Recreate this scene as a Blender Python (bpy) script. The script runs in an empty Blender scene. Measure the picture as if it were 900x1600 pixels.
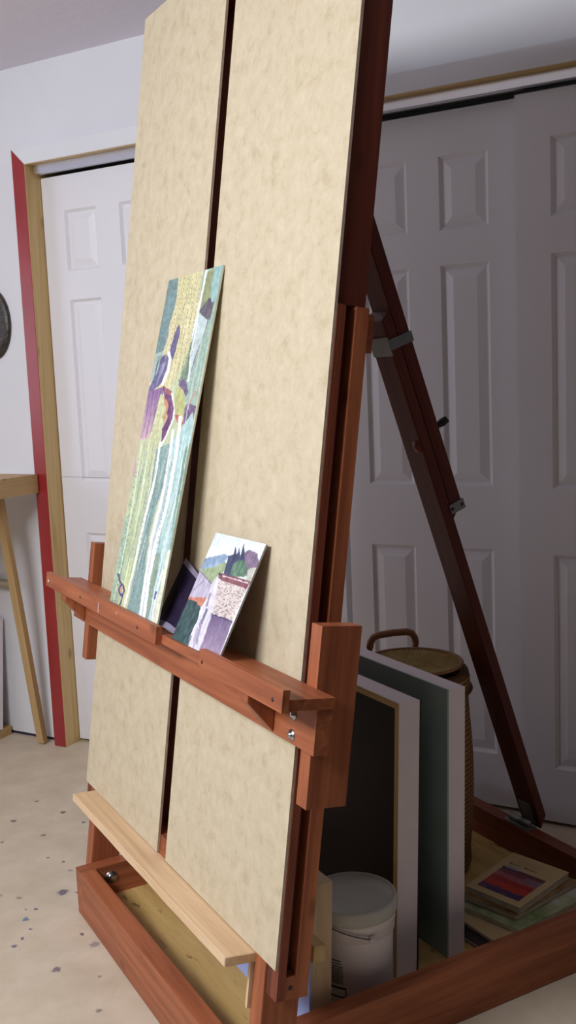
import bpy, bmesh, math, random
import numpy as np
from mathutils import Vector, Matrix, noise
random.seed(7)
C = bpy.context.scene.collection
R = math.radians

# ------------------------------------------------------------------ frames
def frame(o, ex, ey, ez):
    m = Matrix((ex, ey, ez)).transposed().to_4x4(); m.translation = Vector(o); return m
W = Matrix.Identity(4)                                             # x along easel width, y to the back
B = R(8.46)
T = frame((0, .0188, 0), Vector((1, 0, 0)), Vector((0, math.cos(B), -math.sin(B))), Vector((0, math.sin(B), math.cos(B))))  # tilted mast
A = R(31.31)
WU, WN = Vector((math.cos(A), math.sin(A), 0)), Vector((-math.sin(A), math.cos(A), 0))
L = frame((-1.1758, .3276, 0), WU, WN, Vector((0, 0, 1)))          # closet wall: u, depth n, z

# ------------------------------------------------------------------ materials
def lin(c):
    return tuple(((v/255)/12.92 if v/255 <= .04045 else ((v/255+.055)/1.055)**2.4) for v in c)+(1,)
class NT:
    def __init__(s, name):
        s.m = bpy.data.materials.new(name); s.m.use_nodes = True; s.t = s.m.node_tree
        s.b = s.t.nodes['Principled BSDF']
    def n(s, kind, **kw):
        x = s.t.nodes.new(kind)
        for k, v in kw.items():
            if k in x.inputs: x.inputs[k].default_value = v
            else: setattr(x, k, v)
        return x
    def l(s, a, b): s.t.links.new(a, b)
    def coord(s, sc=(1, 1, 1), rand=True):
        tc = s.n('ShaderNodeTexCoord'); mp = s.n('ShaderNodeMapping'); mp.inputs['Scale'].default_value = sc
        s.l(tc.outputs['Object'], mp.inputs['Vector'])
        if rand:
            oi = s.n('ShaderNodeObjectInfo'); c = s.n('ShaderNodeCombineXYZ'); m = s.n('ShaderNodeMath', operation='MULTIPLY'); m.inputs[1].default_value = 37
            s.l(oi.outputs['Random'], m.inputs[0])
            for k in range(3): s.l(m.outputs[0], c.inputs[k])
            s.l(c.outputs[0], mp.inputs['Location'])
        return mp.outputs[0]
    def noise(s, v, scale, detail=4, rough=.55, dist=0):
        x = s.n('ShaderNodeTexNoise'); x.inputs['Scale'].default_value = scale; x.inputs['Detail'].default_value = detail
        x.inputs['Roughness'].default_value = rough; x.inputs['Distortion'].default_value = dist
        s.l(v, x.inputs['Vector']); return x.outputs['Fac']
    def ramp(s, f, stops):
        x = s.n('ShaderNodeValToRGB'); e = x.color_ramp.elements
        while len(e) < len(stops): e.new(.5)
        for i, (p, c) in enumerate(stops): e[i].position = p; e[i].color = lin(c)
        s.l(f, x.inputs[0]); return x.outputs[0]
    def mix(s, f, a, b):
        x = s.n('ShaderNodeMix', data_type='RGBA')
        if isinstance(f, float): x.inputs[0].default_value = f
        else: s.l(f, x.inputs[0])
        for k, v in ((6, a), (7, b)):
            if isinstance(v, tuple): x.inputs[k].default_value = lin(v)
            else: s.l(v, x.inputs[k])
        return x.outputs[2]
    def bump(s, f, st, d=.002):
        x = s.n('ShaderNodeBump'); x.inputs['Strength'].default_value = st; x.inputs['Distance'].default_value = d
        s.l(f, x.inputs['Height']); s.l(x.outputs[0], s.b.inputs['Normal'])
    def out(s, col, rough=.5, metal=0, spec=.5):
        if isinstance(col, tuple): s.b.inputs['Base Color'].default_value = lin(col)
        else: s.l(col, s.b.inputs['Base Color'])
        s.b.inputs['Roughness'].default_value = rough; s.b.inputs['Metallic'].default_value = metal
        s.b.inputs['Specular IOR Level'].default_value = spec
        return s.m

def wood(name, dark, mid, light, axis, rough=.45, knots=True, spec=.5, tight=1.0):
    t = NT(name); sc = [34*tight]*3; sc[axis] = 1.6; v = t.coord(tuple(sc))
    f = t.noise(v, 1.3, 5, .6, .6); c = t.ramp(f, [(.25, dark), (.5, mid), (.75, light)])
    sc2 = [2.2]*3; sc2[axis] = .8; g = t.noise(t.coord(tuple(sc2)), 2.5, 3)
    c = t.mix(t.ramp(g, [(.35, (0, 0, 0)), (.75, (120, 120, 120))]), c, light)
    if knots:
        sc3 = [9]*3; sc3[axis] = 4.5; vr = t.n('ShaderNodeTexVoronoi'); vr.inputs['Scale'].default_value = 1.0; t.l(t.coord(tuple(sc3)), vr.inputs['Vector'])
        c = t.mix(t.ramp(vr.outputs['Distance'], [(.05, (190, 190, 190)), (.13, (0, 0, 0))]), c, tuple(int(d*.6) for d in dark))
    t.bump(f, .15, .0015)
    return t.out(c, rough, spec=spec)
ST = [wood('stained_pine_'+'xyz'[i], (116, 61, 40), (158, 90, 58), (187, 114, 75), i, .45, spec=.3) for i in range(3)]
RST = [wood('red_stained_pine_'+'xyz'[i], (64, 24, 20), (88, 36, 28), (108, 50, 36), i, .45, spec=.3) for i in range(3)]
MST = [wood('brown_and_shaded_pine_'+'xyz'[i], (92, 44, 30), (122, 62, 42), (146, 80, 54), i, .45, spec=.3) for i in range(3)]  # brown stain; also carries the channel strip's side shade in its colour
DST = [wood('shaded_stained_pine_'+'xyz'[i], (78, 34, 24), (98, 46, 32), (120, 58, 38), i, .45, spec=.3) for i in range(3)]  # denser stain with the shade of the mast sides put into the colour
PALE = [wood('bare_pine_'+'xyz'[i], (196, 160, 120), (218, 184, 146), (232, 204, 168), i, .6, spec=.3) for i in range(3)]
JAMB = [wood('jamb_pine_'+'xyz'[i], (190, 156, 100), (212, 180, 124), (224, 196, 144), i, .5, spec=.3) for i in range(3)]

def plain(name, c, rough=.5, metal=0, var=8, scale=6, bump=0, spec=.5):
    t = NT(name); f = t.noise(t.coord(), scale, 3)
    lo = tuple(max(0, x-var) for x in c); hi = tuple(min(255, x+var) for x in c)
    if bump: t.bump(t.noise(t.coord(), scale*25, 3), bump, .001)
    return t.out(t.ramp(f, [(.3, lo), (.7, hi)]), rough, metal, spec)
WALLM = plain('white_wall_paint', (226, 226, 230), .75, var=3, scale=3, bump=.25)
DOORM = plain('white_door_paint', (232, 230, 234), .42, var=2, scale=2, bump=.08)
REDM = plain('red_trim_paint', (152, 46, 46), .28, var=8, scale=5)
TRACK = plain('track_aluminium', (225, 228, 235), .27, 1, var=4)
STEEL = plain('zinc_steel', (180, 182, 184), .32, 1, var=12)
DULL = plain('dull_steel', (138, 140, 140), .5, .8, var=14)
WHITEC = plain('white_gesso', (244, 236, 242), .7, var=5)
TEALM = plain('teal_paint', (150, 172, 170), .6, var=6, scale=9)
BLACKM = plain('near_black_and_shade', (24, 18, 20), .6, var=6)
PLASTIC = plain('white_plastic', (240, 236, 240), .38, var=3)
LIDM = plain('grey_plastic_lid', (196, 198, 190), .42, var=5)
BLUEM = plain('pale_blue_foam_board', (168, 184, 240), .6, var=4)
PAPER = plain('page_edges', (212, 200, 176), .8, var=12, scale=40)
DARKP = plain('dark_cover', (52, 36, 34), .6, var=8)

def ceiling_mat():
    t = NT('ceiling_texture_paint'); f = t.noise(t.coord((1, 1, 1), False), 24, 6, .65); t.bump(f, .5, .006)
    return t.out((238, 234, 246), .9, spec=.2)
def hardboard_mat():
    t = NT('hardboard_fibre'); v = t.coord((1, 1, 1))
    f = t.noise(v, 32, 8, .7, .3); g = t.noise(v, 5, 3)
    c = t.ramp(f, [(.28, (188, 171, 140)), (.45, (205, 190, 160)), (.72, (216, 203, 176))])
    h = t.noise(v, 75, 4, .7); c = t.mix(t.ramp(h, [(.3, (50, 50, 50)), (.44, (0, 0, 0))]), c, (172, 152, 116))
    t.bump(f, .1, .001); return t.out(c, .55, spec=.25)
def floor_mat():
    t = NT('painted_concrete_floor'); tc = t.n('ShaderNodeTexCoord'); v = tc.outputs['Object']
    f = t.noise(v, 7, 6, .6); c = t.ramp(f, [(.3, (194, 178, 154)), (.6, (210, 195, 173)), (.8, (220, 206, 186))])
    g = t.noise(v, 38, 5, .7); c = t.mix(t.ramp(g, [(.25, (130, 130, 130)), (.32, (0, 0, 0))]), c, (150, 134, 114))
    wv = t.n('ShaderNodeTexNoise'); wv.inputs['Scale'].default_value = 70; wv.inputs['Detail'].default_value = 3; t.l(v, wv.inputs['Vector'])
    sb = t.n('ShaderNodeVectorMath', operation='SUBTRACT'); sb.inputs[1].default_value = (.5, .5, .5); t.l(wv.outputs['Color'], sb.inputs[0])
    sl = t.n('ShaderNodeVectorMath', operation='SCALE'); sl.inputs['Scale'].default_value = .016; t.l(sb.outputs[0], sl.inputs[0])
    ad = t.n('ShaderNodeVectorMath', operation='ADD'); t.l(v, ad.inputs[0]); t.l(sl.outputs[0], ad.inputs[1])
    spots = [(-.1228, -.0042, .017, (96, 88, 112)), (.2194, -.1229, .0125, (112, 96, 116)), (-.0415, -.123, .010, (88, 118, 150)), (-.0749, -.0898, .006, (60, 60, 110)),
             (-.09, -.11, .005, (90, 100, 140)), (-.1, -.005+.03, .005, (90, 90, 130)), (.0672, -.1779, .009, (80, 84, 116)), (.045, -.155, .006, (88, 90, 120)), (.012, -.128, .006, (88, 90, 130)),
             (-.6191, .1466, .010, (70, 62, 60)), (-.4906, .0498, .010, (130, 110, 100)), (-.6418, -.0001, .011, (110, 100, 96)), (.1666, -.0166, .014, (148, 138, 140)),
             (.1056, -.028, .007, (84, 74, 70)), (-.5141, -.0662, .007, (90, 84, 84)), (-.1569, -.1089, .010, (150, 136, 112)), (-.5094, .1765, .007, (60, 60, 70)), (-.2295, .0496, .008, (150, 136, 120)),
             (-.34, .02, .006, (110, 100, 96)), (-.29, .05, .006, (104, 94, 92)), (.30, -.05, .005, (120, 110, 100)), (.42, -.09, .008, (130, 120, 110)), (-.2, -.15, .012, (160, 148, 128)), (-.75, .1, .007, (120, 108, 96))]
    for x, y, r, col in spots:
        d = t.n('ShaderNodeVectorMath', operation='DISTANCE'); d.inputs[1].default_value = (x, y, 0); t.l(ad.outputs[0], d.inputs[0])
        m = t.n('ShaderNodeMapRange'); m.inputs['From Min'].default_value = r*.6; m.inputs['From Max'].default_value = r*1.05
        m.inputs['To Min'].default_value = .85; m.inputs['To Max'].default_value = 0; t.l(d.outputs['Value'], m.inputs['Value'])
        c = t.mix(m.outputs[0], c, col)
    t.bump(f, .15, .003); return t.out(c, .5, spec=.35)
def plywood_mat():
    t = NT('stained_plywood'); v = t.coord((2, 14, 14), False); f = t.noise(v, 1.5, 5, .6, .5)
    c = t.ramp(f, [(.3, (182, 146, 84)), (.55, (204, 170, 106)), (.8, (216, 186, 126))])
    g = t.noise(t.coord((5, 16, 5), False), 2.2, 4, .7); c = t.mix(t.ramp(g, [(.33, (220, 220, 220)), (.39, (0, 0, 0))]), c, (84, 60, 40))
    return t.out(c, .6, spec=.25)
def attr_mat(name, rough=.5, spec=.4):
    t = NT(name); a = t.n('ShaderNodeAttribute', attribute_name='art'); return t.out(a.outputs['Color'], rough, spec=spec)
CEILM, HARD, FLOORM, PLY = ceiling_mat(), hardboard_mat(), floor_mat(), plywood_mat()
HEDGE = plain('hardboard_cut_edge', (186, 164, 146), .8, var=12, scale=60)
def weave_mat():
    t = NT('woven_cane'); tc = t.n('ShaderNodeTexCoord')
    w1 = t.n('ShaderNodeTexWave', wave_type='BANDS', bands_direction='Z'); w1.inputs['Scale'].default_value = 26; w1.inputs['Distortion'].default_value = 1.2
    t.l(tc.outputs['Object'], w1.inputs['Vector'])
    c = t.ramp(w1.outputs['Fac'], [(.1, (104, 70, 40)), (.6, (148, 108, 66)), (.95, (168, 128, 84))])
    t.bump(w1.outputs['Fac'], .3, .002); return t.out(c, .6, spec=.25)
WEAVE = weave_mat()
STRAW = plain('straw_ribs', (222, 196, 130), .7, var=16, scale=30)
CANE = plain('bent_cane', (150, 104, 70), .45, var=12)
DARKCANE = plain('dark_rim_cane', (96, 62, 36), .55, var=10)

# ------------------------------------------------------------------ mesh helpers
def tag(o, label=None, cat=None, group=None, kind=None):
    for k, v in (('label', label), ('category', cat), ('group', group), ('kind', kind)):
        if v: o[k] = v
    return o
def thing(name, loc, label, cat, group=None):
    e = bpy.data.objects.new(name, None); e.empty_display_size = .1; C.objects.link(e); e.matrix_world = Matrix.Translation(Vector(loc))
    EM[e.name] = e.matrix_world.copy() if False else Matrix.Translation(Vector(loc))
    return tag(e, label, cat, group)
EM = {}
def put(name, bm, mats, M, parent=None, smooth=False):
    me = bpy.data.meshes.new(name); bmesh.ops.recalc_face_normals(bm, faces=bm.faces); bm.to_mesh(me); bm.free()
    for m in (mats if isinstance(mats, (list, tuple)) else [mats]): me.materials.append(m)
    if smooth:
        for p in me.polygons: p.use_smooth = True
    o = bpy.data.objects.new(name, me); C.objects.link(o)
    EM[o.name] = M.copy()
    if parent is not None:
        o.parent = parent; o.matrix_basis = EM[parent.name].inverted() @ M
    else: o.matrix_basis = M
    return o
def addbox(bm, x0, x1, y0, y1, z0, z1, mi=0):
    vs = [bm.verts.new((x, y, z)) for x in (x0, x1) for y in (y0, y1) for z in (z0, z1)]
    fs = [(0, 1, 3, 2), (4, 6, 7, 5), (0, 4, 5, 1), (2, 3, 7, 6), (0, 2, 6, 4), (1, 5, 7, 3)]
    r = []
    for f in fs:
        q = bm.faces.new([vs[i] for i in f]); q.material_index = mi; r.append(q)
    return vs, r
def bevel(bm, w, seg=2, ang=.5):
    if w: 
        es = [e for e in bm.edges if len(e.link_faces) == 2 and e.calc_face_angle(0) > ang]
        bmesh.ops.bevel(bm, geom=es, offset=w, segments=seg, affect='EDGES', profile=.6)
def board(name, F, r, mats, parent=None, bev=.003, seg=2):
    """box in frame F with ranges r=(x0,x1,y0,y1,z0,z1); origin at its centre"""
    c = Vector(((r[0]+r[1])/2, (r[2]+r[3])/2, (r[4]+r[5])/2)); bm = bmesh.new()
    hx, hy, hz = (r[1]-r[0])/2, (r[3]-r[2])/2, (r[5]-r[4])/2
    addbox(bm, -hx, hx, -hy, hy, -hz, hz); bevel(bm, min(bev, hx*.6, hy*.6, hz*.6), seg)
    return put(name, bm, mats, F @ Matrix.Translation(c), parent)
def prism(name, F, pts, axis, a0, a1, mats, parent=None, bev=.003):
    """polygon pts in the plane of the two other axes, extruded along axis; origin at centroid"""
    bm = bmesh.new(); n = len(pts)
    def mk(p, a):
        v = list(p); v.insert(axis, a); return Vector(v)
    c = sum((mk(p, (a0+a1)/2) for p in pts), Vector())/n
    lo = [bm.verts.new(mk(p, a0)-c) for p in pts]; hi = [bm.verts.new(mk(p, a1)-c) for p in pts]
    bm.faces.new(lo); bm.faces.new(hi[::-1])
    for i in range(n): bm.faces.new((lo[i], lo[(i+1) % n], hi[(i+1) % n], hi[i]))
    bmesh.ops.recalc_face_normals(bm, faces=bm.faces); bevel(bm, bev)
    return put(name, bm, mats, F @ Matrix.Translation(c), parent)
def lathe_bm(prof, seg=48, close=True):
    bm = bmesh.new(); rings = []
    for r, z in prof:
        if r < 1e-5: rings.append([bm.verts.new((0, 0, z))])
        else: rings.append([bm.verts.new((r*math.cos(2*math.pi*i/seg), r*math.sin(2*math.pi*i/seg), z)) for i in range(seg)])
    for a, b in zip(rings, rings[1:]):
        for i in range(seg):
            j = (i+1) % seg
            if len(a) == 1 and len(b) == 1: continue
            if len(a) == 1: bm.faces.new((a[0], b[i], b[j]))
            elif len(b) == 1: bm.faces.new((a[i], b[0], a[j]))
            else: bm.faces.new((a[i], b[i], b[j], a[j]))
    return bm
def tube_bm(pts, r, seg=10, caps=True):
    bm = bmesh.new(); rings = []; pts = [Vector(p) for p in pts]; up = Vector((0, 0, 1))
    for i, p in enumerate(pts):
        d = (pts[min(i+1, len(pts)-1)]-pts[max(i-1, 0)]).normalized()
        a = d.cross(up); a = a.normalized() if a.length > .05 else d.cross(Vector((1, 0, 0))).normalized(); b = d.cross(a)
        rr = r[i] if isinstance(r, list) else r
        rings.append([bm.verts.new(p+(a*math.cos(t)+b*math.sin(t))*rr) for t in [2*math.pi*k/seg for k in range(seg)]])
    for q, s in zip(rings, rings[1:]):
        for k in range(seg): bm.faces.new((q[k], s[k], s[(k+1) % seg], q[(k+1) % seg]))
    if caps: bm.faces.new(rings[0]); bm.faces.new(rings[-1][::-1])
    return bm
def struct(o): o['kind'] = 'structure'; return o

# ------------------------------------------------------------------ the room
HC = 2.3925; NW = .04; U0, U1, N0 = -2.0, 4.2, -4.1; OPH = 2.06
def sbox(name, ranges, mat, bev=0):
    bm = bmesh.new()
    for r in ranges: addbox(bm, *r)
    if bev: bevel(bm, bev)
    return struct(put(name, bm, mat, L))
fl = bmesh.new()                                                   # the floor
u = [L @ Vector(p) for p in ((U0-.1, N0-.1, 0), (U1+.1, N0-.1, 0), (U1+.1, .9, 0), (U0-.1, .9, 0))]
top = [fl.verts.new(p) for p in u]; bot = [fl.verts.new(p-Vector((0, 0, .1))) for p in u]
fl.faces.new(top); fl.faces.new(bot[::-1])
for i in range(4): fl.faces.new((top[i], bot[i], bot[(i+1) % 4], top[(i+1) % 4]))
struct(put('floor', fl, FLOORM, W))
sbox('ceiling', [(U0-.1, U1+.1, N0-.1, .9, HC, HC+.1)], CEILM)
UE = 2.30
sbox('wall_back', [(U0-.1, -.012, NW, NW+.1, .012, HC), (-.012, UE+.012, NW, NW+.1, OPH+.018, HC), (UE+.012, U1+.1, NW, NW+.1, .012, HC),
                   (-.1, UE+.1, .75, .85, 0, HC), (-.1, -.02, NW+.1, .75, 0, HC), (UE+.02, UE+.1, NW+.1, .75, 0, HC)], WALLM)
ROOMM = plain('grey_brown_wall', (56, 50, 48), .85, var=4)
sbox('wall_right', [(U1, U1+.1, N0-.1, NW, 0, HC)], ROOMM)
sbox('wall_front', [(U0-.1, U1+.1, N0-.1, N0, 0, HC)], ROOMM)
WN0, WN1, WZ0, WZ1 = -3.3, -1.5, .95, 2.1                          # window in the left wall
sbox('wall_left', [(U0-.1, U0, N0, WN0, 0, HC), (U0-.1, U0, WN1, NW, 0, HC), (U0-.1, U0, WN0, WN1, 0, WZ0), (U0-.1, U0, WN0, WN1, WZ1, HC)], WALLM)
fr = .05
sbox('window_1', [(U0-.08, U0-.02, WN0, WN0+fr, WZ0, WZ1), (U0-.08, U0-.02, WN1-fr, WN1, WZ0, WZ1), (U0-.08, U0-.02, WN0+fr, WN1-fr, WZ0, WZ0+fr), (U0-.08, U0-.02, WN0+fr, WN1-fr, WZ1-fr, WZ1),
                  (U0-.07, U0-.03, (WN0+WN1)/2-.02, (WN0+WN1)/2+.02, WZ0+fr, WZ1-fr)], DOORM)
# casing and jambs of the closet opening (trim_1: red casing, trim_2: white head casing, trim_3: bare jambs, trim_4: steel track)
TW = .0545
def miter(name, pts, n0, n1, mat): return struct(prism(name, L, pts, 1, n0, n1, mat, None, .002))
miter('trim_1', [(-TW, 0), (0, 0), (0, OPH), (-TW, OPH+TW)], 0, NW, REDM)
miter('trim_2', [(0, OPH), (UE, OPH), (UE+TW, OPH+TW), (-TW, OPH+TW)], 0, NW, WALLM)
o = sbox('trim_3', [(-.012, .0012, .0015, .18, 0, OPH)], JAMB[2], .001)
o = sbox('trim_4', [(-.012, UE+.012, .002, .18, OPH-.001, OPH+.018)], JAMB[0], .001)
sbox('trim_5', [(UE, UE+.012, .002, .18, 0, OPH), (UE, UE+TW, 0, NW, 0, OPH)], JAMB[2], .001)
sbox('trim_6', [(.012, UE-.002, .034, .060, 2.030, 2.0585), (.012, UE-.002, .0605, .105, 2.038, 2.0585)], TRACK, .004)
BBM = plain('dark_gap', (52, 40, 66), .9, var=4)
sbox('gap_shade_back', [(U0, -TW, NW+.005, NW+.09, 0, .012), (UE+TW, U1, NW+.005, NW+.09, 0, .012)], BBM)  # no board: dark strip coloured as the shaded gap under the wall

def door(name, u0, w, n, ztop, z0=.012):
    """hollow-core moulded leaf: two columns of three raised panels"""
    bm = bmesh.new(); st, pw, mu = .094, (w-.094*2-.098)/2, .098
    cols = [(u0+st, u0+st+pw), (u0+st+pw+mu, u0+w-st)]; rows = [(.17, .787), (.972, 1.603), (1.70, 1.905)]
    addbox(bm, u0, u0+w, n+.009, n+.035, z0, ztop)
    us = [u0, cols[0][0], cols[0][1], cols[1][0], cols[1][1], u0+w]; zs = [z0]+[z for r in rows for z in r]+[ztop]
    for i in range(5):
        for j in range(7):
            if i in (1, 3) and j in (1, 3, 5): continue
            addbox(bm, us[i], us[i+1], n, n+.009, zs[j], zs[j+1])
    bmesh.ops.remove_doubles(bm, verts=bm.verts, dist=1e-5)
    def frus(a0, a1, z0, z1, ins, y0, y1):
        o_ = [bm.verts.new(p) for p in ((a0, y0, z0), (a1, y0, z0), (a1, y0, z1), (a0, y0, z1))]
        i_ = [bm.verts.new(p) for p in ((a0+ins, y1, z0+ins), (a1-ins, y1, z0+ins), (a1-ins, y1, z1-ins), (a0+ins, y1, z1-ins))]
        for k in range(4): bm.faces.new((o_[k], o_[(k+1) % 4], i_[(k+1) % 4], i_[k]))
        return i_
    for a0, a1 in cols:
        for z0_, z1_ in rows:
            frus(a0, a1, z0_, z1_, .009, n, n+.0088)                # sticking slope
            i_ = frus(a0+.013, a1-.013, z0_+.013, z1_-.013, .024, n+.0088, n+.0015); bm.faces.new(i_)
    return struct(put(name, bm, DOORM, L))
d1 = door('door_1', .004, .566, .075, 2.022)
board('seam_line', L, (.006, .568, .0742, .0752, .9855, .9868), plain('grey_crack', (150, 148, 156), .8), d1, 0)
door('door_2', .560, .566, .120, 2.025)
door('door_3', 1.106, .575, .120, 2.025)
door('door_4', 1.678, .566, .075, 2.022)

# ------------------------------------------------------------------ the easel
easel = thing('easel', (.43, .5, 0), 'large red-brown stained wooden studio easel standing on a box base', 'easel')
ZB, ZT, DB, WB, TB = .002, .119, 1.08, .859, .038
def eb(name, F, r, ax=0, mats=None, bev=.003): return board(name, F, r, mats or ST[ax], easel, bev)
eb('side_rail', W, (0, TB, 0, DB, ZB, ZT), 1); eb('side_rail', W, (WB-TB, WB, 0, DB, ZB, ZT), 1)
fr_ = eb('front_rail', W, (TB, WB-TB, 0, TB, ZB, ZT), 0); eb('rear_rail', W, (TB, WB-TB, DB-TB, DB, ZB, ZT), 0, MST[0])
eb('base_floor', W, (TB, WB-TB, TB, DB-TB, .028, .042), 0, PLY, .0005)
def bolt(name, F, p, axis, r=.011, h=.005, par=None, mat=STEEL):
    """domed washer-and-nut; axis: local direction vector of the shaft"""
    bm = lathe_bm([(0, 0), (r*1.25, 0), (r*1.25, h*.35), (r*.8, h*.35), (r*.72, h*1.1), (r*.4, h*1.6), (0, h*1.7)], 20)
    q = Vector((0, 0, 1)).rotation_difference(Vector(axis)).to_matrix().to_4x4()
    return put(name, bm, mat, F @ Matrix.Translation(Vector(p)) @ q, par or easel, True)
bolt('bolt', W, (TB, .077, .088), (1, 0, 0), .0125, .0045); bolt('bolt', W, (WB-TB, .077, .088), (-1, 0, 0), .0125, .0045)
tb = math.tan(B)
def mir(r, m):  # mirror an x range about the easel's centre
    return r if not m else (.864-r[1], .864-r[0])+tuple(r[2:])
# lower legs (front posts) bolted outside the base
LEGY0, LEGY1 = .003, .078
for x0, x1 in ((-.0395, -.0005), (.8595, .9)):
    prism('front_leg', T, [(LEGY0, .002+LEGY0*tb), (LEGY1, .002+LEGY1*tb), (LEGY1, .50), (LEGY0, .50)], 0, x0, x1, ST[2], easel)
for m in (0, 1):
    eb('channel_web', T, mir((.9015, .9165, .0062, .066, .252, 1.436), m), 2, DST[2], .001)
    eb('channel_strip', T, mir((.917, .940, .0062, .022, .252, 1.436), m), 2, MST[2], .002)  # front strip: same stain, toned down for the shade on its side
    eb('channel_strip', T, mir((.917, .940, .043, .068, .252, 1.436), m), 2, None, .004)
    b = eb('channel_end_block', T, mir((.917, .938, .0222, .0428, .252, .292), m), 2, None, .001)
    bolt('screw', T, (.938 if not m else -.074, .033, .272), (1 if not m else -1, 0, 0), .0035, .001, None, DARKP)
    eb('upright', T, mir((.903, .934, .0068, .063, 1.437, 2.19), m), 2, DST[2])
    # tray clamp block
    eb('clamp_block', T, mir((.9765, 1.0085, -.0115, .065, .613, .914), m), 2, None, .006)
    bolt('clamp_bolt', T, (.9405 if not m else -.0765, .033, .80), (1 if not m else -1, 0, 0), .012, .021)
eb('centre_upright', T, (.24, .46, .042, .096, .30, 2.19), 2)
eb('lower_crossbar', T, (.0, .859, .0065, .045, .296, .345), 0)
eb('rear_crossbar', T, (-.04, .905, .097, .121, .288, .318), 0, JAMB[0], .004)
eb('upper_crossbar', T, (.0, .870, .097, .112, 1.366, 1.431), 0, None, .006)
for m in (0, 1): eb('spacer_block', T, mir((.850, .914, .0685, .0965, 1.366, 1.431), m), 0, None, .004)
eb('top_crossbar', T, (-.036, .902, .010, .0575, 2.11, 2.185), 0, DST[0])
# ledge of bare pine and its cleats
lb = bmesh.new(); addbox(lb, -.435, .4355, -.033, .033, -.009, .009); bmesh.ops.subdivide_edges(lb, edges=[e for e in lb.edges if abs((e.verts[0].co-e.verts[1].co).x) > .5], cuts=24)
for v in lb.verts:
    if v.co.y < 0: v.co.y += noise.noise(v.co*9)*.0015
    if v.co.x < -.43 and v.co.y < 0 : v.co.x += .010
bevel(lb, .0015, 1)
put('ledge', lb, PALE[0], T @ Matrix.Translation(Vector((.429, -.0265, .2965))), easel)
eb('ledge_cleat', T, (.846, .858, -.012, .006, .196, .287), 2, PALE, .001) if False else board('ledge_cleat', T, (.851, .858, -.003, .006, .20, .287), PALE[2], easel, .001)
board('ledge_cleat', T, (.004, .016, -.008, .006, .245, .287), PALE[2], easel, .001)
# painting tray
eb('tray_bar', T, (-.15, 1.062, -.0405, -.0125, .72, .7945), 0, None, .003)
eb('tray_shelf', T, (-.20, 1.067, -.0955, -.0115, .795, .8125), 0, None, .005)
for k, (a, b_) in enumerate(((-.187, .562), (.766, 1.069))):
    lp = eb('tray_lip', T, (a, b_, -.1085, -.096, .793, .8285), 0, None, .0035)
    for s_, z_ in (((a+.02, .807), (a+.28, .808), (b_-.1, .808)) if k == 0 else ((a+.012, .807), (b_-.03, .807))):
        bolt('screw', T, (s_, -.1085, z_), (0, -1, 0), .0030, .0008, lp, DARKP if s_ > 0 else PLASTIC)
for x0, x1 in ((-.092, -.060), (.900, .932)):
    prism('tray_bracket', T, [(-.0945, .7945), (-.0410, .7945), (-.0410, .722), (-.0945, .773)], 0, x0, x1, ST[2], easel, .002)
for z_ in (.768, .734): bolt('bolt', T, (.992, -.0405, z_), (0, -1, 0), .0078, .004)
for z_ in (.768, .734): bolt('bolt', T, (-.128, -.0405, z_), (0, -1, 0), .0078, .004)
# rear prop leg: two sliding boards, in the plane y-z
SL = .3465; th = math.atan(SL)
def rear(p0, z): return p0+SL*(1.202-z)
PROP = frame((0, .755+SL*1.202, 0), Vector((1, 0, 0)), Vector((0, math.cos(th), math.sin(th))), Vector((0, -math.sin(th), math.cos(th))))  # local z runs up along the leg; y=0 is the joint
def zloc(z): return z/math.cos(th)
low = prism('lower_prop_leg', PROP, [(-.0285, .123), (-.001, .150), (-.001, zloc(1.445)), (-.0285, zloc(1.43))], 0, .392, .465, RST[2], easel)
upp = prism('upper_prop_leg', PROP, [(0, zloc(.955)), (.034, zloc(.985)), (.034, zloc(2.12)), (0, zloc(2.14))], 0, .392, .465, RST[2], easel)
prism('hinge_block', T, [(.0965, 2.02), (.11, 2.02), (.13, 2.10), (.0965, 2.10)], 0, .395, .462, ST[2], easel)
def metal(name, r, mat=DULL): return board(name, PROP, r, mat, easel, .0006)
kz = zloc(1.372)
metal('keeper_strap', (.3915, .4665, -.0315, -.0287, kz-.022, kz+.022)); metal('keeper_strap', (.4655, .4685, -.031, .036, kz-.009, kz+.015))
kz = zloc(.972)
kp = metal('keeper_strap', (.4655, .4685, -.006, .038, kz-.006, kz+.018)); metal('keeper_strap', (.43, .4655, .0345, .038, kz-.006, kz+.018))
for y_ in (0, .03): bolt('screw', PROP, (.4685, y_, kz+.006), (1, 0, 0), .0035, .001, kp, DARKP)
bolt('knob', PROP, (.446, -.0285, zloc(1.14)), (0, -1, 0), .0125, .004, None, MST[0])
wk = tube_bm([(.43, .034, zloc(1.155)), (.43, .05, zloc(1.157)), (.437, .066, zloc(1.161)), (.445, .078, zloc(1.166))], [.006, .006, .010, .008], 10)
put('wing_nut', wk, BLACKM, PROP, easel, True)
metal('foot_hinge', (.405, .45, -.0315, -.0287, .135, .195))
board('foot_hinge', W, (.385, .475, 1.045, 1.078, .1195, .1235), DULL, easel, .0006)
put('hinge_pin', tube_bm([(.392, 1.062, .132), (.465, 1.062, .132)], .008, 12), DULL, W, easel, True)

for x_, w_, s0_, s1_ in ((.222, .0016, .799, .818), (.2235, .0024, .797, .8), (.338, .0015, .812, .818)):
    board('paint_drip', T, (x_, x_+w_, -.1091, -.1086, s0_, s1_), PLASTIC, [c_ for c_ in easel.children if c_.name.startswith('tray_lip')][0], 0)
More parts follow.
